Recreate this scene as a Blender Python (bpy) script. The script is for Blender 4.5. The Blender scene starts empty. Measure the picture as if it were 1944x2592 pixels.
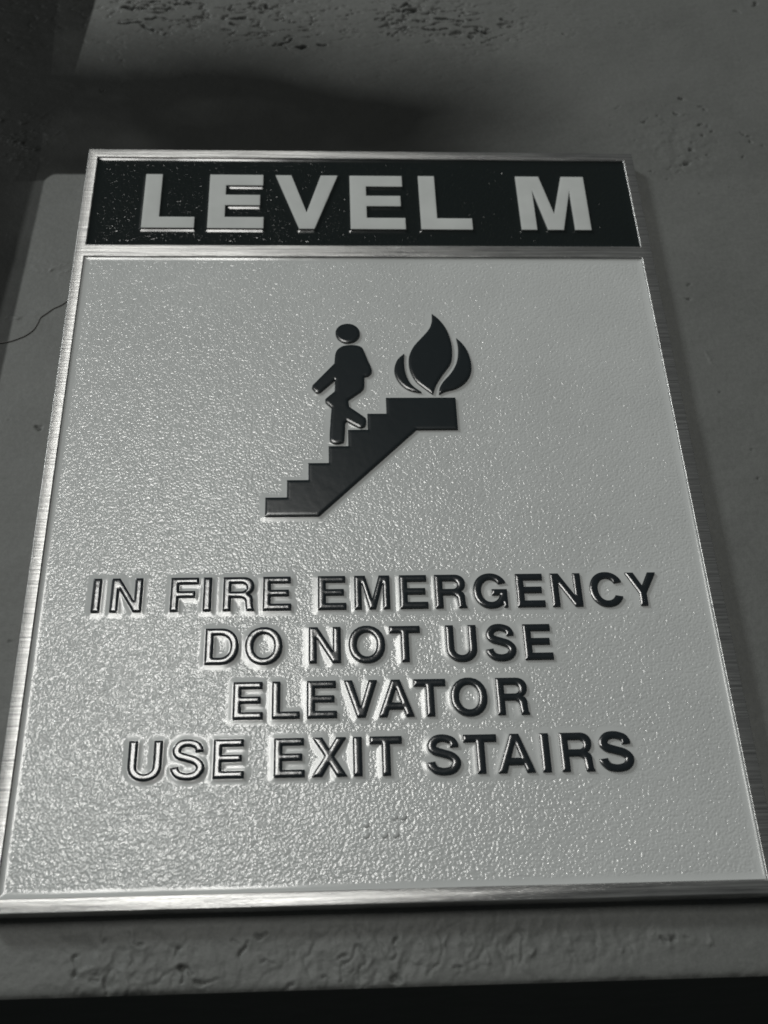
import bpy, bmesh, math, random
import numpy as np
from mathutils import Vector, Matrix, Euler
from mathutils.geometry import delaunay_2d_cdt

# ------------------------------------------------------------------ camera
# 1 unit = 1 m; the sign's lower edge hangs at z = Z0, its face lies in y = 0
Z0 = 1.5
scene = bpy.context.scene
scene.render.resolution_x, scene.render.resolution_y = 768, 1024
RX, RY, RZ = 2.09958, 0.03394, -0.04111
CAM = (-0.0116, -0.21806, -0.0419)
cam_data = bpy.data.cameras.new('camera')
cam = bpy.data.objects.new('camera', cam_data)
scene.collection.objects.link(cam)
cam.rotation_mode = 'XYZ'
cam.rotation_euler = (RX, RY, RZ)
cam.location = (CAM[0], CAM[1], CAM[2] + Z0)
cam_data.sensor_fit = 'VERTICAL'
cam_data.sensor_height = 3.6
cam_data.sensor_width = 2.7
cam_data.lens = 3.6 * 2812.03 / 2592
cam_data.clip_start = 0.002
cam_data.clip_end = 50
cam_data.dof.use_dof = True
cam_data.dof.focus_distance = 0.250
cam_data.dof.aperture_fstop = 2.2
scene.camera = cam

# ------------------------------------------------------------------ world, exposure, lamps
world = bpy.data.worlds.new('World')
scene.world = world
world.use_nodes = True
world.node_tree.nodes['Background'].inputs[0].default_value = (0.92, 1.0, 0.98, 1)
world.node_tree.nodes['Background'].inputs[1].default_value = 0.055
scene.view_settings.view_transform = 'Standard'
scene.view_settings.look = 'None'
scene.view_settings.exposure = 0
scene.view_settings.gamma = 1
scene.cycles.max_bounces = 4
scene.cycles.pixel_filter_type = 'GAUSSIAN'
scene.cycles.filter_width = 1.9
scene.cycles.sample_clamp_indirect = 3.0


def aim(o, loc, target):
    o.location = (loc[0], loc[1], loc[2] + Z0)
    d = Vector(target) - Vector(loc)
    o.rotation_euler = d.to_track_quat('-Z', 'Y').to_euler()


def area(name, loc, target, energy, sx, sy, color):
    d = bpy.data.lights.new(name, 'AREA')
    d.shape = 'RECTANGLE'
    d.energy, d.size, d.size_y, d.color = energy, sx, sy, color
    o = bpy.data.objects.new(name, d)
    scene.collection.objects.link(o)
    aim(o, loc, target)
    return o


# twin-tube fixture up and to the left behind the camera (its mirror image sits in the sign's lower left)
D1 = 2.4
L1 = (-0.045 - 0.1440 * D1, -0.9397 * D1, 0.034 + 0.3100 * D1)
for k in (-1, 1):
    area('fluorescent_tube', (L1[0] + k * 0.14, L1[1], L1[2]), (k * 0.14, 0, 0.06),
         10.8, 0.18, 0.80, (1.0, 0.99, 0.95))
# wide fill lamp high on the left, added for the diffuse level
L2 = (-1.75, -1.50, 1.80)
area('fill_light', L2, (0.05, 0, 0.12), 37, 0.45, 0.45, (0.96, 1.0, 0.99))


# ------------------------------------------------------------------ helpers
def srgb(v):
    return v / 12.92 if v <= 0.04045 else ((v + 0.055) / 1.055) ** 2.4


def lattice_noise(x, y, seed):
    rs = np.random.RandomState(seed)
    N = 256
    lat = rs.rand(N, N).astype(np.float32)
    xi = np.floor(x).astype(int); yi = np.floor(y).astype(int)
    fx = x - xi; fy = y - yi
    fx = fx * fx * (3 - 2 * fx); fy = fy * fy * (3 - 2 * fy)
    a = lat[yi % N, xi % N]; b = lat[yi % N, (xi + 1) % N]
    c = lat[(yi + 1) % N, xi % N]; d = lat[(yi + 1) % N, (xi + 1) % N]
    return (a * (1 - fx) + b * fx) * (1 - fy) + (c * (1 - fx) + d * fx) * fy - 0.5


def fbm(x, y, seed, octaves=4, gain=0.5):
    r = np.zeros_like(x); amp = 1.0
    ca, sa = 0.8, 0.6
    for o in range(octaves):
        r += amp * lattice_noise(x + 17.3 * o, y + 9.1 * o, seed + o)
        x, y = (x * ca - y * sa) * 2.03, (x * sa + y * ca) * 2.03
        amp *= gain
    return r


def seg_dist(px, py, poly, closed=True):
    """distance from points to a polyline (all mm)"""
    n = len(poly); best = np.full(px.shape, 1e9)
    for i in range(n if closed else n - 1):
        ax, ay = poly[i]; bx, by = poly[(i + 1) % n]
        dx, dy = bx - ax, by - ay
        L = dx * dx + dy * dy
        if L < 1e-12:
            continue
        t = np.clip(((px - ax) * dx + (py - ay) * dy) / L, 0, 1)
        q = (px - ax - t * dx) ** 2 + (py - ay - t * dy) ** 2
        np.minimum(best, q, out=best)
    return np.sqrt(best)


def inside(px, py, loops):
    c = np.zeros(px.shape, bool)
    for poly in loops:
        n = len(poly)
        for i in range(n):
            x1, y1 = poly[i]; x2, y2 = poly[(i + 1) % n]
            if y1 == y2:
                continue
            cond = (y1 > py) != (y2 > py)
            xi = (x2 - x1) * (py - y1) / (y2 - y1) + x1
            c ^= cond & (px < xi)
    return c


def link(name, me, mat, parent=None):
    o = bpy.data.objects.new(name, me)
    scene.collection.objects.link(o)
    if mat is not None:
        me.materials.append(mat)
    if parent is not None:
        o.parent = parent
    return o


def from_arrays(name, co, faces, smooth=True):
    me = bpy.data.meshes.new(name)
    me.from_pydata(co, [], faces)
    if smooth:
        me.shade_smooth()
    me.update()
    return me


def grid_mesh(name, X, Z, Y):
    """X, Z: 1-D coords in mm, Y: depth array (nz, nx) in mm; faces look towards -y"""
    nx, nz = len(X), len(Z)
    co = np.empty((nz, nx, 3), np.float32)
    co[:, :, 0] = X[None, :] / 1000; co[:, :, 1] = Y / 1000; co[:, :, 2] = Z[:, None] / 1000
    idx = np.arange(nx * nz).reshape(nz, nx)
    q = np.stack([idx[:-1, :-1], idx[:-1, 1:], idx[1:, 1:], idx[1:, :-1]], -1).reshape(-1, 4)
    me = bpy.data.meshes.new(name)
    me.vertices.add(nx * nz); me.vertices.foreach_set('co', co.ravel())
    me.loops.add(q.size); me.loops.foreach_set('vertex_index', q.ravel().astype(np.int32))
    me.polygons.add(len(q)); me.polygons.foreach_set('loop_start', np.arange(0, q.size, 4, dtype=np.int32))
    me.update(calc_edges=True)
    me.shade_smooth()
    return me


# ------------------------------------------------------------------ materials
def new_mat(name):
    m = bpy.data.materials.new(name); m.use_nodes = True
    nt = m.node_tree
    return m, nt, nt.nodes['Principled BSDF']


def node(nt, typ, **kw):
    n = nt.nodes.new(typ)
    for k, v in kw.items():
        setattr(n, k, v)
    return n


def math_node(nt, op, a, b):
    n = node(nt, 'ShaderNodeMath', operation=op)
    for i, v in enumerate((a, b)):
        if hasattr(v, 'is_output'):
            nt.links.new(v, n.inputs[i])
        else:
            n.inputs[i].default_value = v
    return n.outputs[0]


def obj_coord(nt, scale=(1, 1, 1)):
    tc = node(nt, 'ShaderNodeTexCoord')
    mp = node(nt, 'ShaderNodeMapping')
    mp.inputs['Scale'].default_value = scale
    nt.links.new(tc.outputs['Object'], mp.inputs[0])
    return mp.outputs[0]


def noise(nt, vec, scale, detail=2, rough=0.5):
    n = node(nt, 'ShaderNodeTexNoise')
    n.inputs['Scale'].default_value = scale
    n.inputs['Detail'].default_value = detail
    n.inputs['Roughness'].default_value = rough
    nt.links.new(vec, n.inputs['Vector'])
    return n.outputs['Fac']


def ramp(nt, fac, p0, c0, p1, c1):
    r = node(nt, 'ShaderNodeValToRGB')
    r.color_ramp.elements[0].position = p0; r.color_ramp.elements[0].color = (*c0, 1)
    r.color_ramp.elements[1].position = p1; r.color_ramp.elements[1].color = (*c1, 1)
    nt.links.new(fac, r.inputs[0])
    return r.outputs[0]


def pebbled(name, col, rough, cell_mm, height_mm, spec=0.5):
    """gloss paint over a pebbled casting; attribute 'grain' (0..1) says where the pebbling is"""
    m, nt, b = new_mat(name)
    v = obj_coord(nt)
    w = node(nt, 'ShaderNodeTexNoise'); w.inputs['Scale'].default_value = 700; w.inputs['Detail'].default_value = 1
    nt.links.new(v, w.inputs['Vector'])
    vd = node(nt, 'ShaderNodeVectorMath', operation='MULTIPLY_ADD')
    nt.links.new(w.outputs['Color'], vd.inputs[0]); vd.inputs[1].default_value = (0.0005,) * 3
    nt.links.new(v, vd.inputs[2])
    a = noise(nt, vd.outputs[0], 1000 / cell_mm, 1.5, 0.55)
    c = noise(nt, v, 1000 / (cell_mm * 5), 2, 0.5)
    vo = node(nt, 'ShaderNodeTexVoronoi', feature='SMOOTH_F1')
    vo.inputs['Scale'].default_value = 1000 / (cell_mm * 1.15)
    nt.links.new(vd.outputs[0], vo.inputs['Vector'])
    h = math_node(nt, 'ADD', math_node(nt, 'MULTIPLY', a, 0.35), math_node(nt, 'MULTIPLY', math_node(nt, 'POWER', vo.outputs['Distance'], 1.6), -1.45))
    h = math_node(nt, 'ADD', h, math_node(nt, 'MULTIPLY', c, 0.5))
    at = node(nt, 'ShaderNodeAttribute', attribute_name='grain')
    h = math_node(nt, 'MULTIPLY', h, at.outputs['Fac'])
    bp = node(nt, 'ShaderNodeBump')
    bp.inputs['Strength'].default_value = 1.0
    bp.inputs['Distance'].default_value = height_mm / 1000
    nt.links.new(h, bp.inputs['Height'])
    nt.links.new(bp.outputs[0], b.inputs['Normal'])
    big = noise(nt, v, 40, 3, 0.6)
    k0 = tuple(x * 0.95 for x in col); k1 = tuple(min(1, x * 1.04) for x in col)
    nt.links.new(ramp(nt, big, 0.3, k0, 0.7, k1), b.inputs['Base Color'])
    b.inputs['Roughness'].default_value = rough
    b.inputs['Specular IOR Level'].default_value = spec
    return m


M_GREY = pebbled('grey_enamel', (0.44, 0.452, 0.446), 0.15, 0.45, 0.096)
M_BLACK = pebbled('black_enamel', (0.008, 0.011, 0.011), 0.13, 0.50, 0.092)


def plain_paint(name, col, rough, bump_mm, cell_mm, spec=0.5):
    m, nt, b = new_mat(name)
    v = obj_coord(nt)
    f = noise(nt, v, 1000 / cell_mm, 2)
    bp = node(nt, 'ShaderNodeBump'); bp.inputs['Distance'].default_value = bump_mm / 1000
    nt.links.new(f, bp.inputs['Height']); nt.links.new(bp.outputs[0], b.inputs['Normal'])
    g = noise(nt, v, 120, 3)
    nt.links.new(ramp(nt, g, 0.3, tuple(x * 0.93 for x in col), 0.7, tuple(min(1, x * 1.05) for x in col)), b.inputs['Base Color'])
    b.inputs['Roughness'].default_value = rough
    b.inputs['Specular IOR Level'].default_value = spec
    return m


M_INK = plain_paint('raised_black_enamel', (0.010, 0.014, 0.017), 0.16, 0.012, 0.9, 0.8)
M_PALE = plain_paint('matte_pale_grey_paint', (0.425, 0.44, 0.43), 0.6, 0.01, 0.4, 0.2)
M_PICT = plain_paint('pictogram_black_enamel', (0.010, 0.014, 0.016), 0.20, 0.006, 1.3)

# brushed aluminium, brushed horizontally
M_METAL, nt, b = new_mat('brushed_aluminium')
v = obj_coord(nt, (0.6, 1.0, 26.0))
s1 = noise(nt, v, 65, 5, 0.72)
v2 = obj_coord(nt, (1.0, 1.0, 22.0))
s2 = noise(nt, v2, 130, 3, 0.6)
h = math_node(nt, 'ADD', s1, math_node(nt, 'MULTIPLY', s2, 0.8))
bp = node(nt, 'ShaderNodeBump'); bp.inputs['Distance'].default_value = 0.000055
bp.inputs['Strength'].default_value = 1.0
nt.links.new(h, bp.inputs['Height']); nt.links.new(bp.outputs[0], b.inputs['Normal'])
b.inputs['Metallic'].default_value = 0.85
nt.links.new(ramp(nt, s1, 0.35, (0.22, 0.22, 0.22), 0.65, (0.58, 0.58, 0.57)), b.inputs['Base Color'])
b.inputs['Roughness'].default_value = 0.33
b.inputs['Anisotropic'].default_value = 0.9
tg = node(nt, 'ShaderNodeCombineXYZ'); tg.inputs[2].default_value = 1.0
nt.links.new(tg.outputs[0], b.inputs['Tangent'])

# painted plaster
M_WALL, nt, b = new_mat('grey_painted_plaster')
v = obj_coord(nt)
f1 = noise(nt, v, 900, 3, 0.6)
f2 = noise(nt, obj_coord(nt, (1, 1, 3.5)), 110, 4, 0.6)
h = math_node(nt, 'ADD', math_node(nt, 'MULTIPLY', f1, 0.24), math_node(nt, 'MULTIPLY', f2, 0.3))
bp = node(nt, 'ShaderNodeBump'); bp.inputs['Distance'].default_value = 0.00035
nt.links.new(h, bp.inputs['Height']); nt.links.new(bp.outputs[0], b.inputs['Normal'])
g1 = noise(nt, v, 30, 8, 0.7)
g2 = noise(nt, v, 900, 3, 0.85)
gm = math_node(nt, 'ADD', math_node(nt, 'MULTIPLY', g1, 0.5), math_node(nt, 'MULTIPLY', g2, 0.5))
base_tone = ramp(nt, gm, 0.3, (0.094, 0.097, 0.093), 0.7, (0.142, 0.146, 0.140))
ga = node(nt, 'ShaderNodeAttribute', attribute_name='dark_mask')
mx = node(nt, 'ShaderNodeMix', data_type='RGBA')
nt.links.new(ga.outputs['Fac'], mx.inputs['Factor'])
nt.links.new(base_tone, mx.inputs[6]); mx.inputs[7].default_value = (0.015, 0.0157, 0.015, 1)
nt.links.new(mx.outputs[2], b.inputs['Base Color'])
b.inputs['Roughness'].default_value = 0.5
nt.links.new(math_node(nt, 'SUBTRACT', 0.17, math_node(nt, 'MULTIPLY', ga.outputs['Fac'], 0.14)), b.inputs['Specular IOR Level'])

M_DARK = plain_paint('near_black_paint', (0.010, 0.011, 0.011), 0.5, 0.05, 2.0, 0.3)  # even near-black for the sheet below the wall
M_UNDERSIDE = plain_paint('underside_concrete', (0.10, 0.106, 0.102), 0.8, 0.05, 2.0, 0.2)  # even grey for the wall's underside, close to the wall paint
M_HAIR = plain_paint('dark_hair', (0.045, 0.04, 0.037), 0.5, 0.01, 0.5)

# ------------------------------------------------------------------ wall
WALL_Y = 4.5          # mm behind the sign's face
CRACKS_TOP = [[(-73.7, 261.9), (-69.7, 262.3), (-66.4, 262.5)], [(-65.4, 264.3), (-59.7, 265.2)], [(-66.7, 261.1), (-63.4, 259.0), (-60.8, 257.1), (-57.6, 257.0)], [(-72.8, 270.3), (-69.5, 269.9), (-66.1, 269.0)], [(-72.1, 272.0), (-66.4, 272.6), (-61.9, 273.2)], [(-56.6, 271.8), (-53.2, 272.3), (-49.9, 272.9)], [(-59.2, 269.7), (-57.5, 269.6)], [(-47.8, 259.1), (-45.1, 259.2)], [(-38.7, 262.4), (-34.6, 260.6), (-32.2, 263.5), (-29.6, 264.0)], [(-38.4, 265.0), (-35.1, 265.2)], [(-34.1, 272.3), (-30.7, 270.4)], [(-29.1, 271.1), (-26.6, 270.1)], [(-27.7, 266.2), (-24.0, 266.7), (-22.4, 264.7)], [(-26.7, 252.2), (-22.2, 253.2), (-20.6, 256.1)], [(-18.6, 251.8), (-16.2, 252.0)], [(-12.5, 252.5), (-10.5, 253.5)], [(-63.1, 267.2), (-60.3, 267.4)], [(-44.3, 269.4), (-41.5, 270.0)], [(7.2, 265.8), (10.1, 267.3)], [(10.3, 265.7), (11.8, 265.7)], [(14.1, 269.5), (16.9, 270.7), (18.9, 269.6)], [(13.4, 271.6), (15.5, 273.8), (16.6, 272.6)], [(11.0, 270.8), (12.6, 270.1)], [(22.9, 270.9), (24.6, 269.5)], [(33.7, 270.7), (36.7, 269.3), (39.9, 268.5)], [(24.4, 266.0), (28.9, 265.8), (33.3, 264.8)], [(34.6, 266.0), (40.3, 265.8), (43.4, 267.1)], [(44.7, 266.2), (46.3, 265.3), (49.0, 265.3)], [(18.6, 261.5), (23.5, 260.4)], [(24.1, 261.1), (28.4, 260.9)], [(9.5, 258.1), (12.2, 259.9), (15.8, 260.5)], [(36.7, 262.3), (37.8, 260.5), (39.9, 260.3)], [(37.9, 257.8), (39.6, 256.9)], [(38.2, 254.6), (39.4, 254.4)], [(33.7, 257.7), (35.4, 256.7)], [(14.5, 266.2), (16.3, 265.3)], [(19.9, 265.9), (22.6, 265.5)]]
CRACKS_BOTTOM = [[(-58.5, -7.4), (-58.5, -8.6), (-57.8, -9.6), (-58.2, -10.7)], [(-54.2, -8.3), (-54.3, -9.7), (-55.5, -10.1), (-54.4, -10.6), (-54.3, -11.7), (-55.4, -11.3)], [(-55.6, -9.5), (-54.4, -8.7)], [(-48.8, -9.7), (-49.8, -10.7), (-50.1, -11.3), (-49.6, -11.9)], [(-48.8, -9.7), (-47.6, -9.3)], [(-52.6, -11.2), (-52.9, -12.8), (-52.8, -14.2)], [(-48.4, -12.8), (-48.9, -14.0)], [(-48.0, -12.5), (-46.6, -12.8), (-45.0, -14.1)], [(-38.6, -10.2), (-38.9, -12.2)], [(-38.6, -10.2), (-36.3, -10.9)], [(-36.1, -12.1), (-34.1, -12.7), (-32.6, -12.2)], [(-49.2, -3.4), (-49.0, -4.9)], [(-48.1, -5.6), (-46.5, -5.8)], [(-54.2, -5.4), (-53.2, -4.9)], [(-39.9, -6.0), (-39.6, -7.1)], [(-60.0, -2.5), (-59.8, -2.1)], [(-57.7, -3.2), (-57.2, -2.7)], [(-30.1, -5.2), (-28.6, -5.6)], [(-24.8, -4.6), (-23.3, -4.3)], [(-26.5, -5.6), (-28.2, -9.2)], [(-23.6, -8.7), (-22.2, -9.1)], [(-10.5, -13.0), (-8.6, -12.3), (-7.2, -11.0)], [(-9.4, -9.4), (-8.5, -8.5)], [(-5.6, -13.8), (-3.5, -13.1)], [(-1.2, -8.0), (-0.1, -10.7), (0.4, -13.3)], [(0.7, -6.0), (0.2, -8.0)], [(12.2, -11.4), (13.3, -11.1)], [(8.0, -10.3), (6.5, -12.2)], [(-21.4, -14.4), (-17.9, -13.8)], [(51.6, -7.5), (52.3, -7.7)], [(53.3, -7.6), (54.0, -7.6)], [(56.4, -7.8), (57.4, -7.8)]]

KW = 1.0059


def on_wall(p):
    return ((p[0] + 11.6) * KW - 11.6, (p[1] + 41.9) * KW - 41.9)


CRACKS_LEFT = [[(-103.2, 216.9), (-102.3, 218.1)], [(-91.6, 213.3), (-89.6, 212.5), (-87.7, 212.5), (-86.5, 213.3)],
               [(-102.5, 212.0), (-99.7, 211.2), (-96.6, 208.8), (-94.0, 206.5), (-91.4, 205.7)],
               [(-98.0, 202.7), (-95.3, 201.7), (-93.4, 201.7), (-92.5, 202.5)],
               [(-97, 217.3), (-95.8, 217.6)], [(-86.8, 163.2), (-84.6, 164.2), (-82.0, 163.8), (-79.0, 163.0)],
               [(-82.5, 161.0), (-80.5, 162.5)], [(-78.5, 160.5), (-77.3, 162.0)],
               [(-95, 144.6), (-91.0, 145.3), (-87.2, 145.7), (-84.2, 146.0)],
               [(86.4, 134.3), (87.2, 131.0), (89.2, 127.4)]]
PITS = [(80.9, 210.9), (83.8, 220.8), (93.7, 223.9), (91.8, 219.7), (94.4, 213.8), (95.5, 208.9), (93.2, 202.9),
        (85.8, 197.0), (102.1, 225.6), (112.0, 215.4), (114.0, 211.8), (101.4, 254.2), (83.3, 265.0), (121.5, 272.2),
        (127.9, 275.9), (96.5, 230.1), (97.5, 204.2), (97.5, 223.5), (110.2, 206.3), (87.3, 208.1), (-75.2, 231.4),
        (88, 121), (92, 104), (84.5, 152), (-80, 112)]


def stretch(lo, hi, far, growth=1.35, step=0.32):
    """fine spacing between lo and hi, growing steps beyond"""
    fine = list(np.arange(lo, hi, step))
    out, s, p = [], step, fine[-1]
    while p < far[1]:
        s *= growth; p += s; out.append(p)
    low, s, p = [], step, lo
    while far[0] is not None and p > far[0]:
        s *= growth; p -= s; low.append(p)
    return np.array(low[::-1] + fine + out)


WX = stretch(-114, 136, (-1400, 1400))
WZ = stretch(-14.05, 281, (None, 1200))
GX, GZ = np.meshgrid(WX, WZ)
h = 0.55 * fbm(GX / 38, GZ / 30, 3, 3)
h += 0.17 * fbm(GX / 11, GZ / 6, 11, 4)
h += 0.05 * fbm(GX / 3.5, GZ / 2.2, 29, 3)
h -= 0.9 * (0.05 - np.abs(fbm(GX / 16, GZ / 6, 61, 4))).clip(0) * np.clip((GZ - 225) / 30, 0, 1) * 5 * np.clip((75 - GX) / 40, 0, 1)
h += 0.25 * fbm(GX / 7, GZ / 3.2, 37, 4) * np.clip((GZ - 205) / 40, 0, 1) * np.clip((90 - GX) / 60, 0, 1)


def gauss(cx, cz, sx, sz):
    return np.exp(-(((GX - cx) / sx) ** 2 + ((GZ - cz) / sz) ** 2))


rid = np.abs(fbm(GX / 5.5, GZ / 2.6, 41, 4))
rid2 = np.abs(fbm(GX / 2.8, GZ / 3.6, 57, 4))
rough_top = gauss(-55, 272, 26, 9) + 0.9 * gauss(-28, 262, 18, 8) + gauss(20, 268, 20, 8) + 0.8 * gauss(38, 262, 10, 8)
rough_left = 0.9 * gauss(-98, 212, 10, 14) + 0.5 * gauss(-82, 163, 7, 3)
rough_right = gauss(93, 212, 12, 13)
rough_low = gauss(-48, -10, 16, 6) + 0.8 * gauss(-8, -10, 12, 6) + 0.8 * gauss(22, -7, 28, 5)
h -= 2.3 * (rough_top + 0.35 * gauss(0, 268, 90, 12)) * (0.10 - np.abs(fbm(GX / 9, GZ / 2.6, 41, 4))).clip(0) * 4
h += 0.9 * rough_left * (0.12 - rid).clip(0) * 3
h += 0.45 * rough_right * fbm(GX / 2.6, GZ / 2.2, 71, 3)
h -= 0.8 * rough_low * (0.09 - np.abs(fbm(GX / 6, GZ / 8, 67, 4))).clip(0) * 5
h += 0.5 * rough_low * (0.16 - rid2).clip(-0.3) * 1.6
h += 0.06 * fbm(GX / 14, GZ / 1.2, 83, 2) * gauss(-20, 262, 110, 26)
rs = np.random.RandomState(5)
carve_dark = np.zeros_like(h)  # carved cracks and pits also get a darker wall colour


def carve(poly, amp, width, lip, darken=0.75):
    poly = [on_wall(p) for p in poly]
    xs = [p[0] for p in poly]; zs = [p[1] for p in poly]
    r = 4
    i0, i1 = np.searchsorted(WX, [min(xs) - r, max(xs) + r]); j0, j1 = np.searchsorted(WZ, [min(zs) - r, max(zs) + r])
    if i1 <= i0 or j1 <= j0:
        return
    sx, sz = GX[j0:j1, i0:i1], GZ[j0:j1, i0:i1]
    d = seg_dist(sx + 1.5 * fbm(sx / 1.9, sz / 1.9, 91, 3), sz + 1.3 * fbm(sx / 1.9, sz / 1.9, 92, 3), poly, closed=False)
    thick = (0.62 + 1.7 * lattice_noise(sx / 3.6, sz / 1.8, 93)).clip(0.04, 1.25)
    if amp > 0:
        carve_dark[j0:j1, i0:i1] = np.maximum(carve_dark[j0:j1, i0:i1], darken * (thick / 0.9).clip(0, 1) * min(1, amp) * np.exp(-(d / (0.8 * width)) ** 2))
    h[j0:j1, i0:i1] += -amp * thick * np.exp(-(d / (width * thick.clip(0.55))) ** 2) + lip * np.exp(-(d / 1.5) ** 2)


for c in CRACKS_TOP:
    carve(c, 1.8, 0.42, 0.20, 0.85)
for c in CRACKS_BOTTOM:
    carve(c, 0.7, 0.36, 0.16, 0.38)
for c in CRACKS_LEFT:
    carve(c, -0.34, 0.6, 0.03)
for px, pz in PITS:
    a = rs.uniform(-0.5, 0.5)
    carve([(px - 0.5, pz - a), (px + 0.5, pz + a)], 0.8, 0.40, 0.05, 0.6)
for k in range(46):
    px, pz = rs.normal(93, 9), rs.normal(212, 9)
    carve([(px - 0.4, pz), (px + 0.3, pz + 0.3)], rs.uniform(0.1, 0.5), 0.32, 0.03, 0.7)
for k in range(90):                                    # pinholes scattered over the whole wall
    px, pz = rs.uniform(-110, 130), rs.uniform(-12, 276)
    if abs(px) > 79 or pz > 205 or pz < -2:
        carve([(px - rs.uniform(0.05, 0.5), pz), (px + 0.2, pz + rs.uniform(-0.3, 0.3))], rs.uniform(0.15, 0.6), rs.uniform(0.2, 0.36), 0.04, 0.8)
for k in range(26):                                    # short upright drips under the sign, right half
    px, pz = rs.uniform(5, 66), rs.uniform(-9, -5)
    carve([(px, pz), (px + rs.uniform(-0.3, 0.3), pz - rs.uniform(0.5, 2.0))], -rs.uniform(0.08, 0.3), 0.28, 0.0)
# rounded lower arris with small chips
edge = np.exp(-(GZ + 14.05) / 0.5)
h -= (0.6 + 1.2 * np.maximum(0, fbm(GX / 4, GZ / 4, 13, 3))) * edge
# the wall stays behind the sign
under = (np.abs(GX) < 77.5) & (GZ > -1) & (GZ < 204.5)
h = np.where(under, np.minimum(h, 0.3), h)
# darker wall colour: everything left of a slanting line, and a patch above with a sharp lower edge, fading up and right
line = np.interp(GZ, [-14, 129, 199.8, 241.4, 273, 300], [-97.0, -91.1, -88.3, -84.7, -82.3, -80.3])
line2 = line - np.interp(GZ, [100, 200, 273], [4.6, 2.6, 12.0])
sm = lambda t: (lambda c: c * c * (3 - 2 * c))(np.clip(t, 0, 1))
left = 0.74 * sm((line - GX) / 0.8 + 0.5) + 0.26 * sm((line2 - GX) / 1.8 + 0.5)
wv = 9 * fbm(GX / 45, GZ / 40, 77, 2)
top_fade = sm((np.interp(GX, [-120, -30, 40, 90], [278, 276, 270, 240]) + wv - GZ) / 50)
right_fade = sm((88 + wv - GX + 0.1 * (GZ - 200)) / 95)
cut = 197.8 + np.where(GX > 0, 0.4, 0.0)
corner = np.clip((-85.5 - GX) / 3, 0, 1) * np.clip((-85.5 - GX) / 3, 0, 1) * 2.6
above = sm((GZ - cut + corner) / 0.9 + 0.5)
dark_mask = np.maximum(left, above * np.clip(top_fade * right_fade + 0.07, 0, 1))
dark_mask = np.maximum(dark_mask, 0.98 * left * (GZ > 60) + 0.3 * above * left)
dark_mask = np.clip(dark_mask * (1 + 0.12 * fbm(GX / 22, GZ / 14, 55, 3)), 0, 1)
dark_mask = np.maximum(dark_mask, carve_dark)
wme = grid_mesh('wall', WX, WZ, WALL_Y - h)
wat = wme.attributes.new('dark_mask', 'FLOAT', 'POINT')
wat.data.foreach_set('value', dark_mask.ravel().astype(np.float32))
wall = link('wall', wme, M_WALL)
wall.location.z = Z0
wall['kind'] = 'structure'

# underside of the wall's edge and the near-black sheet set back beneath it
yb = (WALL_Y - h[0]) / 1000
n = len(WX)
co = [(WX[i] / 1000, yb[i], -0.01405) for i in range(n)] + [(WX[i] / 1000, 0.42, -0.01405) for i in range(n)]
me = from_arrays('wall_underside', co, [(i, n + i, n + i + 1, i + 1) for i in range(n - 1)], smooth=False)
o = link('wall_underside', me, M_UNDERSIDE); o.location.z = Z0; o['kind'] = 'structure'
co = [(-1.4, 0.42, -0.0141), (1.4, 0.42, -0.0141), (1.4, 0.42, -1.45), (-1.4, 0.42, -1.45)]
me = from_arrays('near_black_sheet', co, [(0, 3, 2, 1)], smooth=False)
o = link('near_black_sheet', me, M_DARK); o.location.z = Z0; o['kind'] = 'structure'


# ------------------------------------------------------------------ hair on the wall
def tube(name, pts, r, sides=8):
    co, fc = [], []
    P = [Vector(p) for p in pts]
    for i, p in enumerate(P):
        t = (P[min(i + 1, len(P) - 1)] - P[max(i - 1, 0)]).normalized()
        a = t.cross(Vector((0, 1, 0))).normalized(); c = t.cross(a)
        rr = r * (0.35 if i in (0, len(P) - 1) else 1)
        for k in range(sides):
            an = 2 * math.pi * k / sides
            co.append(p + a * rr * math.cos(an) + c * rr * math.sin(an))
    for i in range(len(P) - 1):
        for k in range(sides):
            k2 = (k + 1) % sides
            fc.append((i * sides + k, i * sides + k2, (i + 1) * sides + k2, (i + 1) * sides + k))
    fc.append(tuple(range(sides))[::-1]); fc.append(tuple((len(P) - 1) * sides + k for k in range(sides)))
    return from_arrays(name, co, fc)


def wall_h(x, z):
    i = min(max(np.searchsorted(WX, x), 0), len(WX) - 1); j = min(max(np.searchsorted(WZ, z), 0), len(WZ) - 1)
    return h[j, i]


def catmull(pts, n=6):
    out = []
    for i in range(len(pts) - 1):
        p0 = pts[max(i - 1, 0)]; p1 = pts[i]; p2 = pts[i + 1]; p3 = pts[min(i + 2, len(pts) - 1)]
        for k in range(n):
            t = k / n
            out.append(tuple(0.5 * ((2 * p1[j]) + (-p0[j] + p2[j]) * t + (2 * p0[j] - 5 * p1[j] + 4 * p2[j] - p3[j]) * t * t
                                    + (-p0[j] + 3 * p1[j] - 3 * p2[j] + p3[j]) * t ** 3) for j in range(len(p1))))
    out.append(tuple(pts[-1]))
    return out


hp = catmull([(-112, 139.4), (-103, 138.6), (-94.2, 138.2), (-90.9, 138.5), (-88.7, 139.3), (-86.6, 140.5), (-84.9, 142.2), (-84.1, 144.2),
              (-83.6, 146.2), (-82.5, 147.4), (-80.7, 149.2), (-79.1, 150.2), (-77.9, 151.3), (-76.6, 153.0), (-75.8, 154.6)])
hair = link('hair', tube('hair', [(x / 1000, (WALL_Y - wall_h(x, z) - 0.12) / 1000, z / 1000) for x, z in hp], 0.00012), M_HAIR)
hair.location.z = Z0
hair['label'] = 'thin dark curved hair stuck to the grey wall left of the sign'
hair['category'] = 'hair'

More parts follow.
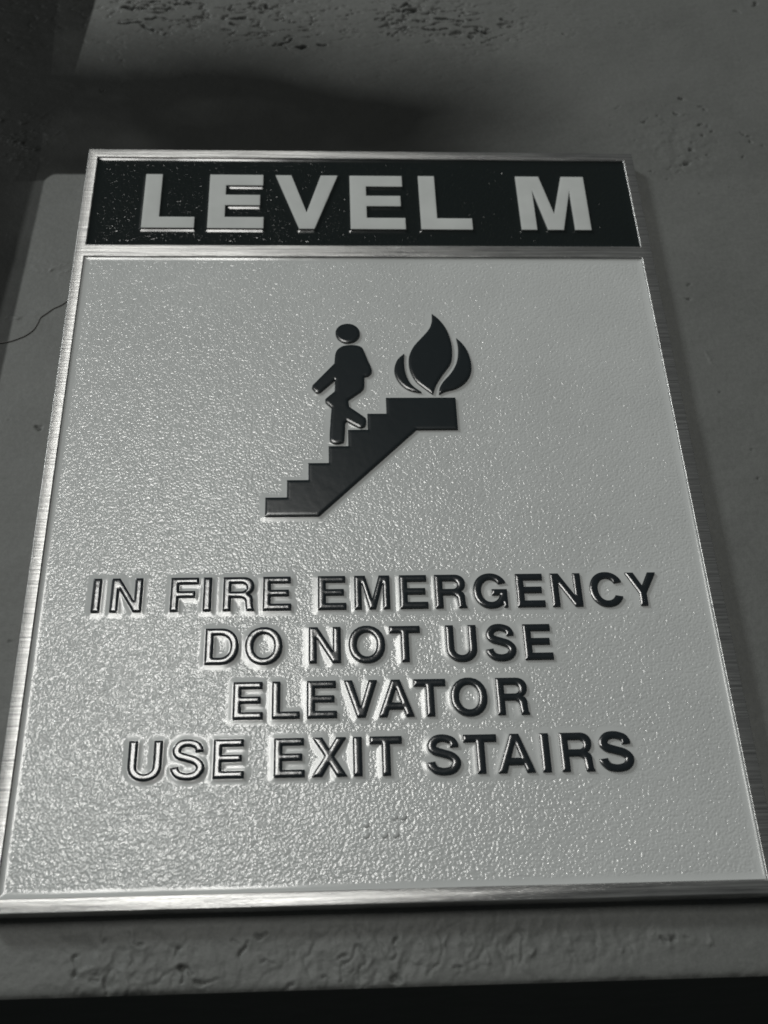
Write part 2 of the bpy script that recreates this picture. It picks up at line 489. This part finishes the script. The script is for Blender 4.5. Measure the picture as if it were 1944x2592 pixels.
# ------------------------------------------------------------------ sign
sign = bpy.data.objects.new('wall_sign', None)
scene.collection.objects.link(sign)
sign.location = (0, 0, Z0)
sign['label'] = 'brushed metal sign reading LEVEL M with fire stairs pictogram and emergency text on grey wall'
sign['category'] = 'sign'

X0, X1, ZT = -76.2, 76.2, 203.1
HDR = (-73.45, 167.55, 73.35, 200.15)
PAN = (-73.55, 2.75, 73.1, 163.45)
FLOOR = 0.72          # depth of the recessed fields, mm


def rect(a, o=0.0):
    return [(a[0] - o, a[1] - o), (a[2] + o, a[1] - o), (a[2] + o, a[3] + o), (a[0] - o, a[3] + o)]


def densify(poly, step):
    out = []
    for i in range(len(poly)):
        a, c = poly[i], poly[(i + 1) % len(poly)]
        L = math.hypot(c[0] - a[0], c[1] - a[1])
        k = max(1, int(math.ceil(L / step)))
        for q in range(k):
            out.append((a[0] + (c[0] - a[0]) * q / k, a[1] + (c[1] - a[1]) * q / k))
    return out


# frame: face with two openings, rounded arrises, outer side walls
bm = bmesh.new()


def ring(loop, y):
    return [bm.verts.new((p[0] / 1000, y / 1000, p[1] / 1000)) for p in loop]


def bridge(a, c, flip=False):
    for i in range(len(a)):
        j = (i + 1) % len(a)
        f = (a[i], a[j], c[j], c[i])
        bm.faces.new(f[::-1] if flip else f)


R_IN, R_OUT = 0.35, 0.2
outer = (X0, 0.0, X1, ZT)
face_loops = [rect(outer, -R_OUT), rect(HDR, R_IN), rect(PAN, R_IN)]
pts2, edges = [], []
for L in face_loops:
    b0 = len(pts2); pts2 += [Vector(p) for p in L]
    edges += [(b0 + i, b0 + (i + 1) % 4) for i in range(4)]
res = delaunay_2d_cdt(pts2, edges, [], 0, 1e-6)
vv = [bm.verts.new((p.x / 1000, 0, p.y / 1000)) for p in res[0]]
for f in res[2]:
    cx = sum(res[0][i].x for i in f) / len(f); cz = sum(res[0][i].y for i in f) / len(f)
    if any(L[0][0] < cx < L[2][0] and L[0][1] < cz < L[2][1] for L in face_loops[1:]):
        continue
    bm.faces.new([vv[i] for i in f])
for a in (HDR, PAN):
    prev = ring(rect(a, R_IN), 0)
    for k in range(1, 6):
        t = k / 5 * math.pi / 2
        cur = ring(rect(a, R_IN * (1 - math.sin(t))), R_IN * (1 - math.cos(t)))
        bridge(prev, cur, True); prev = cur
    cur = ring(rect(a, 0), FLOOR + 0.3); bridge(prev, cur, True)
prev = ring(rect(outer, -R_OUT), 0)
for k in range(1, 5):
    t = k / 4 * math.pi / 2
    cur = ring(rect(outer, -R_OUT * (1 - math.sin(t))), R_OUT * (1 - math.cos(t)))
    bridge(prev, cur); prev = cur
cur = ring(rect(outer, 0), WALL_Y - 0.05); bridge(prev, cur)
bm.faces.new([v for v in cur])
bmesh.ops.remove_doubles(bm, verts=bm.verts, dist=1e-7)
bmesh.ops.recalc_face_normals(bm, faces=bm.faces)
for f in bm.faces:
    f.smooth = True
me = bpy.data.meshes.new('frame'); bm.to_mesh(me); bm.free()
me.set_sharp_from_angle(angle=math.radians(30))
link('frame', me, M_METAL, sign)


# ---- glyph outlines in a 718-unit cap height, x from 0 to the glyph's width
def arc(cx, cy, rx, ry, a0, a1, n=22, p=2.12):
    out = []
    for i in range(n + 1):
        t = math.radians(a0 + (a1 - a0) * i / n)
        c, s = math.cos(t), math.sin(t)
        out.append((cx + rx * math.copysign(abs(c) ** (2 / p), c), cy + ry * math.copysign(abs(s) ** (2 / p), s)))
    return out


def stroke(center, widths):
    pts = catmull(center, 7)
    w = [x[0] for x in catmull([(a,) for a in widths], 7)]
    L, Rr = [], []
    for i, p in enumerate(pts):
        a = pts[max(i - 1, 0)]; c = pts[min(i + 1, len(pts) - 1)]
        tx, ty = c[0] - a[0], c[1] - a[1]; d = math.hypot(tx, ty)
        nx, ny = -ty / d, tx / d
        L.append((p[0] + nx * w[i] / 2, p[1] + ny * w[i] / 2)); Rr.append((p[0] - nx * w[i] / 2, p[1] - ny * w[i] / 2))
    return L + Rr[::-1]


G = {
    'I': (150, [[(0, 0), (150, 0), (150, 718), (0, 718)]]),
    'L': (507, [[(0, 0), (507, 0), (507, 128), (150, 128), (150, 718), (0, 718)]]),
    'E': (545, [[(0, 0), (545, 0), (545, 128), (150, 128), (150, 308), (500, 308), (500, 430), (150, 430), (150, 592), (530, 592), (530, 718), (0, 718)]]),
    'F': (511, [[(0, 0), (150, 0), (150, 302), (455, 302), (455, 425), (150, 425), (150, 592), (511, 592), (511, 718), (0, 718)]]),
    'T': (584, [[(217, 0), (367, 0), (367, 590), (584, 590), (584, 718), (0, 718), (0, 590), (217, 590)]]),
    'N': (585, [[(0, 0), (145, 0), (145, 490), (430, 0), (585, 0), (585, 718), (440, 718), (440, 240), (160, 718), (0, 718)]]),
    'M': (696, [[(0, 0), (138, 0), (138, 560), (284, 0), (412, 0), (558, 560), (558, 0), (696, 0), (696, 718), (484, 718), (348, 215), (212, 718), (0, 718)]]),
    'V': (629, [[(236, 0), (393, 0), (629, 718), (470, 718), (315, 205), (159, 718), (0, 718)]]),
    'A': (682, [[(0, 0), (160, 0), (208, 145), (474, 145), (522, 0), (682, 0), (424, 718), (258, 718)],
                [(248, 266), (341, 545), (434, 266)]]),
    'X': (639, [[(0, 0), (188, 0), (320, 225), (450, 0), (639, 0), (404, 372), (627, 718), (447, 718), (322, 505), (196, 718), (12, 718), (236, 372)]]),
    'Y': (638, [[(243, 0), (393, 0), (393, 270), (638, 718), (468, 718), (320, 430), (170, 718), (0, 718), (243, 270)]]),
    'O': (690, [arc(345, 359, 345, 378, 0, 360)[:-1], arc(345, 359, 190, 253, 0, 360)[:-1]]),
    'D': (609, [[(0, 0)] + arc(290, 359, 319, 359, -90, 90) + [(0, 718)],
                [(150, 123)] + arc(270, 359, 189, 236, -90, 90) + [(150, 595)]]),
    'U': (579, [[(0, 718)] + arc(289.5, 255, 289.5, 274, 180, 360) + [(579, 718), (429, 718)]
                + arc(289.5, 255, 139.5, 150, 360, 180) + [(150, 718)]]),
    'C': (640, [arc(335, 359, 335, 378, 25, 335, 34) + arc(335, 359, 180, 253, 327.5, 32.5, 34)]),
    'G': (669, [arc(345, 359, 345, 378, 27, 312, 34) + [(575, 85), (590, 0), (669, 0), (669, 384), (365, 384), (365, 268), (530, 268)]
                + arc(345, 359, 190, 253, 325, 36, 30)]),
    'R': (601, [[(0, 0), (150, 0), (150, 283), (320, 283)] + arc(320, 170, 100, 113, 90, 20, 6) + [(428, 80), (440, 0), (601, 0), (578, 40), (570, 110), (566, 220)]
                + arc(470, 235, 96, 112, 0, 75, 6) + arc(380, 528, 203, 190, -62, 90, 16) + [(0, 718)],
                [(150, 403)] + arc(345, 499, 88, 96, -90, 90, 12) + [(150, 595)]]),
    'S': (590, [stroke([(498, 500), (490, 560), (440, 630), (300, 672), (165, 640), (98, 530), (140, 440), (290, 385), (430, 335), (515, 250),
                        (515, 165), (440, 75), (300, 44), (160, 75), (90, 150), (74, 215)],
                       [150, 146, 132, 124, 134, 148, 146, 138, 140, 148, 148, 134, 124, 132, 146, 152])]),
}


def area(poly):
    return 0.5 * sum(poly[i][0] * poly[(i + 1) % len(poly)][1] - poly[(i + 1) % len(poly)][0] * poly[i][1] for i in range(len(poly)))


def raised(name, loops, step, base_y, edge_y, top_y, radius, mat, parent, round_edge=0.0, jitter=0.0):
    """a raised shape: side walls from base_y to edge_y, top swelling to top_y over 'radius' from the outline"""
    L = [densify(p, step) for p in loops]
    xs = [p[0] for q in L for p in q]; zs = [p[1] for q in L for p in q]
    gx, gz = np.meshgrid(np.arange(min(xs), max(xs), step), np.arange(min(zs), max(zs), step))
    gx = gx.ravel() + 0.013; gz = gz.ravel() + 0.017
    ins = inside(gx, gz, L); gx, gz = gx[ins], gz[ins]
    d = np.full(gx.shape, 1e9)
    for q in L:
        np.minimum(d, seg_dist(gx, gz, q), out=d)
    k = d > step * 0.45
    gx, gz, d = gx[k], gz[k], d[k]
    pts, ed = [], []
    for q in L:
        b0 = len(pts); pts += [Vector(p) for p in q]
        ed += [(b0 + i, b0 + (i + 1) % len(q)) for i in range(len(q))]
    nb = len(pts)
    pts += [Vector((a, c)) for a, c in zip(gx, gz)]
    r = delaunay_2d_cdt(pts, ed, [], 0, 1e-7)
    vx = np.array([p.x for p in r[0]]); vz = np.array([p.y for p in r[0]])
    dd = np.full(vx.shape, 1e9)
    for q in L:
        np.minimum(dd, seg_dist(vx, vz, q), out=dd)
    t = np.clip(dd / radius, 0, 1)
    prof = 1 - (1 - t) ** 3
    y = edge_y + (top_y - edge_y) * prof
    if jitter:
        y = y + jitter * fbm(vx / 1.6, vz / 1.6, 7, 2) * t
    tri = [f for f in r[2]]
    cx = np.array([np.mean([vx[i] for i in f]) for f in tri]); cz = np.array([np.mean([vz[i] for i in f]) for f in tri])
    keep = inside(cx, cz, L)
    co = [(vx[i] / 1000, y[i] / 1000, vz[i] / 1000) for i in range(len(vx))]
    fc = []
    for f, kk in zip(tri, keep):
        if kk:
            a = 0.5 * sum(vx[f[i]] * vz[f[(i + 1) % len(f)]] - vx[f[(i + 1) % len(f)]] * vz[f[i]] for i in range(len(f)))
            fc.append(tuple(f) if a > 0 else tuple(f)[::-1])
    nt_ = len(fc)
    for qi, q in enumerate(L):
        ccw = area(q) > 0
        want = (qi == 0)
        qq = q if ccw == want else q[::-1]
        b0 = len(co)
        for p in qq:
            co.append((p[0] / 1000, edge_y / 1000, p[1] / 1000))
        for p in qq:
            co.append((p[0] / 1000, base_y / 1000, p[1] / 1000))
        m = len(qq)
        for i in range(m):
            j = (i + 1) % m
            fc.append((b0 + i, b0 + m + i, b0 + m + j, b0 + j))
    me = from_arrays(name, co, fc)
    me.set_sharp_from_angle(angle=math.radians(50))
    return link(name, me, mat, parent)


def place(ch, x, base, width, cap):
    w, loops = G[ch]
    sx, sz = width / w, cap / 718
    return [[(x + a * sx, base + c * sz) for a, c in q] for q in loops]


TEXT = [
    (61.58, 7.95, [('I', -62.05, 1.8), ('N', -58.1, 6.75), ('F', -45.3, 6.0), ('I', -38.25, 1.8), ('R', -33.95, 6.9), ('E', -25.35, 6.15),
                   ('E', -13.4, 6.15), ('M', -5.45, 7.75), ('E', 4.45, 6.15), ('R', 12.2, 6.95), ('G', 20.65, 7.45), ('E', 30.2, 6.15),
                   ('N', 37.95, 6.75), ('C', 46.55, 7.25), ('Y', 54.85, 6.9)]),
    (49.2, 8.1, [('D', -37.3, 7.1), ('O', -28.9, 7.95), ('N', -15.4, 6.8), ('O', -6.95, 7.8), ('T', 1.8, 6.6), ('U', 13.9, 6.6),
                 ('S', 22.35, 6.45), ('E', 30.65, 6.1)]),
    (37.05, 8.0, [('E', -31.0, 6.2), ('L', -23.0, 5.75), ('E', -15.8, 6.2), ('V', -8.1, 6.95), ('A', -1.0, 7.4), ('T', 6.45, 6.7),
                  ('O', 14.1, 7.7), ('R', 23.7, 6.75)]),
    (24.8, 8.0, [('U', -51.45, 6.75), ('S', -43.0, 6.75), ('E', -34.5, 6.2), ('E', -22.4, 6.2), ('X', -14.85, 7.15), ('I', -6.45, 1.8),
                 ('T', -3.05, 6.55), ('S', 8.4, 6.8), ('T', 16.0, 6.85), ('A', 22.75, 7.6), ('I', 31.8, 1.8), ('R', 35.8, 6.75), ('S', 43.6, 7.05)]),
]
panel_shapes = []
for base, cap, glyphs in TEXT:
    for ch, x, w in glyphs:
        loops = place(ch, x, base, w, cap)
        panel_shapes.append(loops)
        raised('letter', loops, 0.2, FLOOR + 0.1, 0.12, 0.0, 0.85, M_INK, sign, jitter=0.02)

HEADER = [
    [(-59.78, 193.5), (-55.32, 193.5), (-55.32, 177.55), (-45.9, 177.55), (-45.9, 173.6), (-59.78, 173.6)],
    [(-42.38, 193.5), (-27.9, 193.5), (-27.9, 189.5), (-37.93, 189.5), (-37.93, 185.85), (-28.6, 185.85), (-28.6, 182.0), (-37.93, 182.0),
     (-37.93, 177.6), (-27.52, 177.6), (-27.52, 173.55), (-42.38, 173.55)],
    [(-24.5, 193.45), (-20.2, 193.45), (-16.0, 179.4), (-12.1, 193.45), (-7.5, 193.45), (-13.9, 173.45), (-17.95, 173.45)],
    [(-4.2, 193.45), (10.2, 193.45), (10.2, 189.4), (0.2, 189.4), (0.2, 185.8), (9.55, 185.8), (9.55, 181.95), (0.2, 181.95),
     (0.2, 177.55), (10.58, 177.55), (10.58, 173.45), (-4.2, 173.45)],
    [(14.75, 193.5), (19.2, 193.5), (19.2, 177.5), (28.65, 177.5), (28.65, 173.45), (14.75, 173.45)],
    [(41.9, 193.6), (48.4, 193.6), (51.35, 179.4), (54.7, 193.6), (61.0, 193.6), (60.9, 173.5), (56.5, 173.5), (56.5, 188.2), (53.35, 173.5),
     (49.1, 173.5), (46.1, 188.5), (46.1, 173.5), (41.9, 173.5)],
]
for q in HEADER:
    o = raised('letter', [q], 0.5, FLOOR + 0.1, 0.06, 0.0, 0.15, M_PALE, sign)
    o['label'] = 'large flat pale grey letter on the black header band'

PICT = {
    'stairs': [[(-25.3, 89.8), (-20.42, 89.8), (-20.42, 94.45), (-15.53, 94.45), (-15.53, 99.1), (-10.76, 99.1), (-10.76, 103.8), (-6.1, 103.8), (-6.1, 108.45),
                (-1.37, 108.45), (-1.37, 113.1), (3.24, 113.1), (3.24, 117.8), (20.2, 117.8), (20.2, 108.57), (10.2, 108.57), (-13.1, 85.0), (-25.3, 85.0)]],
    'figure_head': [[(-5.67 + 3.05 * math.cos(t * math.pi / 20), 137.9 + 3.0 * math.sin(t * math.pi / 20)) for t in range(40)]],
    'figure_body': [catmull([(-8.91, 130.97), (-8.36, 132.53), (-7.1, 133.66), (-5.49, 134.02), (-3.36, 133.93), (-2.13, 133.2), (-1.63, 131.85), (-0.81, 129.17),
                      (0.01, 126.73), (-0.1, 125.41), (-0.93, 124.53)], 3) + [(-1.82, 124.32), (-1.89, 121.6), (-2.1, 120.7), (-2.8, 119.8), (-5.86, 117.35), (-5.76, 115.39)]
             + catmull([(-5.7, 115.2), (-2.12, 112.14), (-1.73, 111.31), (-1.91, 109.9), (-2.7, 109.24), (-3.62, 109.37), (-6.35, 111.15)], 3)
             + catmull([(-6.75, 110.6), (-7.01, 105.7), (-7.63, 104.89), (-9.05, 104.65), (-10.3, 105.3), (-10.46, 106.2), (-10.4, 108.66), (-9.95, 115.0)], 2)
             + [(-10.4, 115.5), (-11.4, 116.6), (-11.45, 117.4), (-10.61, 118.3), (-9.14, 119.75), (-9.03, 123.38), (-12.5, 119.75), (-13.1, 119.5), (-13.75, 119.6),
                (-14.65, 120.8), (-14.5, 121.6), (-9.12, 128.29)]],
    'flame_centre': [catmull([(15.88, 144.19), (17.53, 142.4), (19.02, 139.84), (19.92, 136.84), (20.36, 133.64), (20.12, 130.03), (19.34, 127.8), (17.58, 125.15),
                              (15.81, 122.09), (14.76, 118.98)], 3)[:-1] + catmull([(14.76, 118.98), (12.76, 120.8), (10.76, 122.97), (9.5, 126.05), (9.29, 129.15), (9.75, 131.39),
                              (10.93, 133.87), (13.24, 136.84), (14.9, 139.14), (15.7, 141.47), (15.88, 144.19)], 3)[:-1]],
    'flame_side': [catmull([(8.32, 131.39), (8.15, 129.15), (8.27, 126.05), (9.01, 122.98), (10.32, 121.02), (12.06, 119.5)], 3)[:-1]
                   + catmull([(12.06, 119.5), (10.26, 119.85), (8.21, 120.81), (6.54, 122.77), (5.66, 125.18), (5.78, 127.38), (6.64, 129.6), (8.32, 131.39)], 3)[:-1]],
    'flame_side2': [catmull([(21.61, 136.28), (23.01, 134.55), (24.11, 132.27), (24.77, 129.12), (24.75, 126.45), (24.06, 124.25), (22.68, 122.29), (20.46, 120.68),
                             (17.96, 119.91), (16.26, 118.97)], 3)[:-1] + catmull([(16.26, 118.97), (16.54, 120.78), (17.61, 122.74), (19.52, 125.14), (20.94, 127.79),
                             (21.65, 130.47), (21.87, 133.64), (21.61, 136.28)], 3)[:-1]],
}
for nm, loops in PICT.items():
    panel_shapes.append(loops)
    raised({'flame_side2': 'flame_side'}.get(nm, nm), loops, 0.3, FLOOR + 0.1, 0.12, 0.0, 0.8, M_PICT, sign, jitter=0.008)


# ---- recessed fields: floor swelling up against every wall and letter, grain attribute for the pebbling
def field(name, box, step, shapes, mat, swell, lswell, reach, lp):
    X = np.arange(box[0] - 0.1, box[2] + 0.1 + step, step); Z = np.arange(box[1] - 0.1, box[3] + 0.1 + step, step)
    gx, gz = np.meshgrid(X, Z)
    wob = 0.30 * lattice_noise(gx / 0.8, gz / 0.8, 5)
    d = np.minimum(np.minimum(gx - box[0], box[2] - gx), np.minimum(gz - box[1], box[3] - gz))
    dletter = np.full(gx.shape, 1e3)
    for loops in shapes:
        xs = [p[0] for q in loops for p in q]; zs = [p[1] for q in loops for p in q]
        i0, i1 = np.searchsorted(X, [min(xs) - 2.6, max(xs) + 2.6]); j0, j1 = np.searchsorted(Z, [min(zs) - 2.6, max(zs) + 2.6])
        sx, sz = gx[j0:j1, i0:i1], gz[j0:j1, i0:i1]
        dd = np.full(sx.shape, 1e3)
        for q in loops:
            np.minimum(dd, seg_dist(sx, sz, q), out=dd)
        dletter[j0:j1, i0:i1] = np.minimum(dletter[j0:j1, i0:i1], dd)
    dm = np.minimum(d, dletter * reach / 1.35)
    y = FLOOR - np.maximum(swell * (1 - np.clip(d / (reach * 1.25), 0, 1)) ** 2, lswell * (1 - np.clip(dletter / 1.5, 0, 1)) ** lp)
    y -= 0.02 * fbm(gx / 6, gz / 6, 31, 3)
    grain = np.clip((dm + wob - reach * 0.85) / 0.5, 0, 1)
    me = grid_mesh(name, X, Z, y)
    at = me.attributes.new('grain', 'FLOAT', 'POINT')
    at.data.foreach_set('value', grain.ravel().astype(np.float32))
    return link(name, me, mat, sign)


field('header_field', HDR, 0.3, [[q] for q in HEADER], M_BLACK, 0.30, 0.30, 1.3, 2.0)
field('text_field', PAN, 0.25, panel_shapes, M_GREY, 0.24, 0.135, 1.35, 1.3)

# ---- braille: domed dots in the panel's own grey
prev = None
for k, (x, z) in enumerate([(-4.2, 15.2), (-4.2, 13.1), (-0.62, 13.1), (1.53, 13.1), (1.5, 16.5), (3.15, 16.5)]):
    if prev is None:
        co, fc = [], []
        rings, seg, r, hh = 6, 20, 0.75, 0.34
        for i in range(rings):
            t = i / rings * math.pi / 2
            for s in range(seg):
                a = 2 * math.pi * s / seg
                co.append((r * math.cos(t) * math.cos(a) / 1000, -hh * math.sin(t) / 1000, r * math.cos(t) * math.sin(a) / 1000))
        co.append((0, -hh / 1000, 0))
        for i in range(rings - 1):
            for s in range(seg):
                s2 = (s + 1) % seg
                fc.append((i * seg + s, i * seg + s2, (i + 1) * seg + s2, (i + 1) * seg + s))
        for s in range(seg):
            fc.append(((rings - 1) * seg + s, (rings - 1) * seg + (s + 1) % seg, rings * seg))
        prev = from_arrays('braille_dot', co, fc)
        prev.materials.append(M_GREY)
    o = bpy.data.objects.new('braille_dot', prev)
    scene.collection.objects.link(o); o.parent = sign
    o.location = (x / 1000, (FLOOR + 0.02) / 1000, z / 1000)
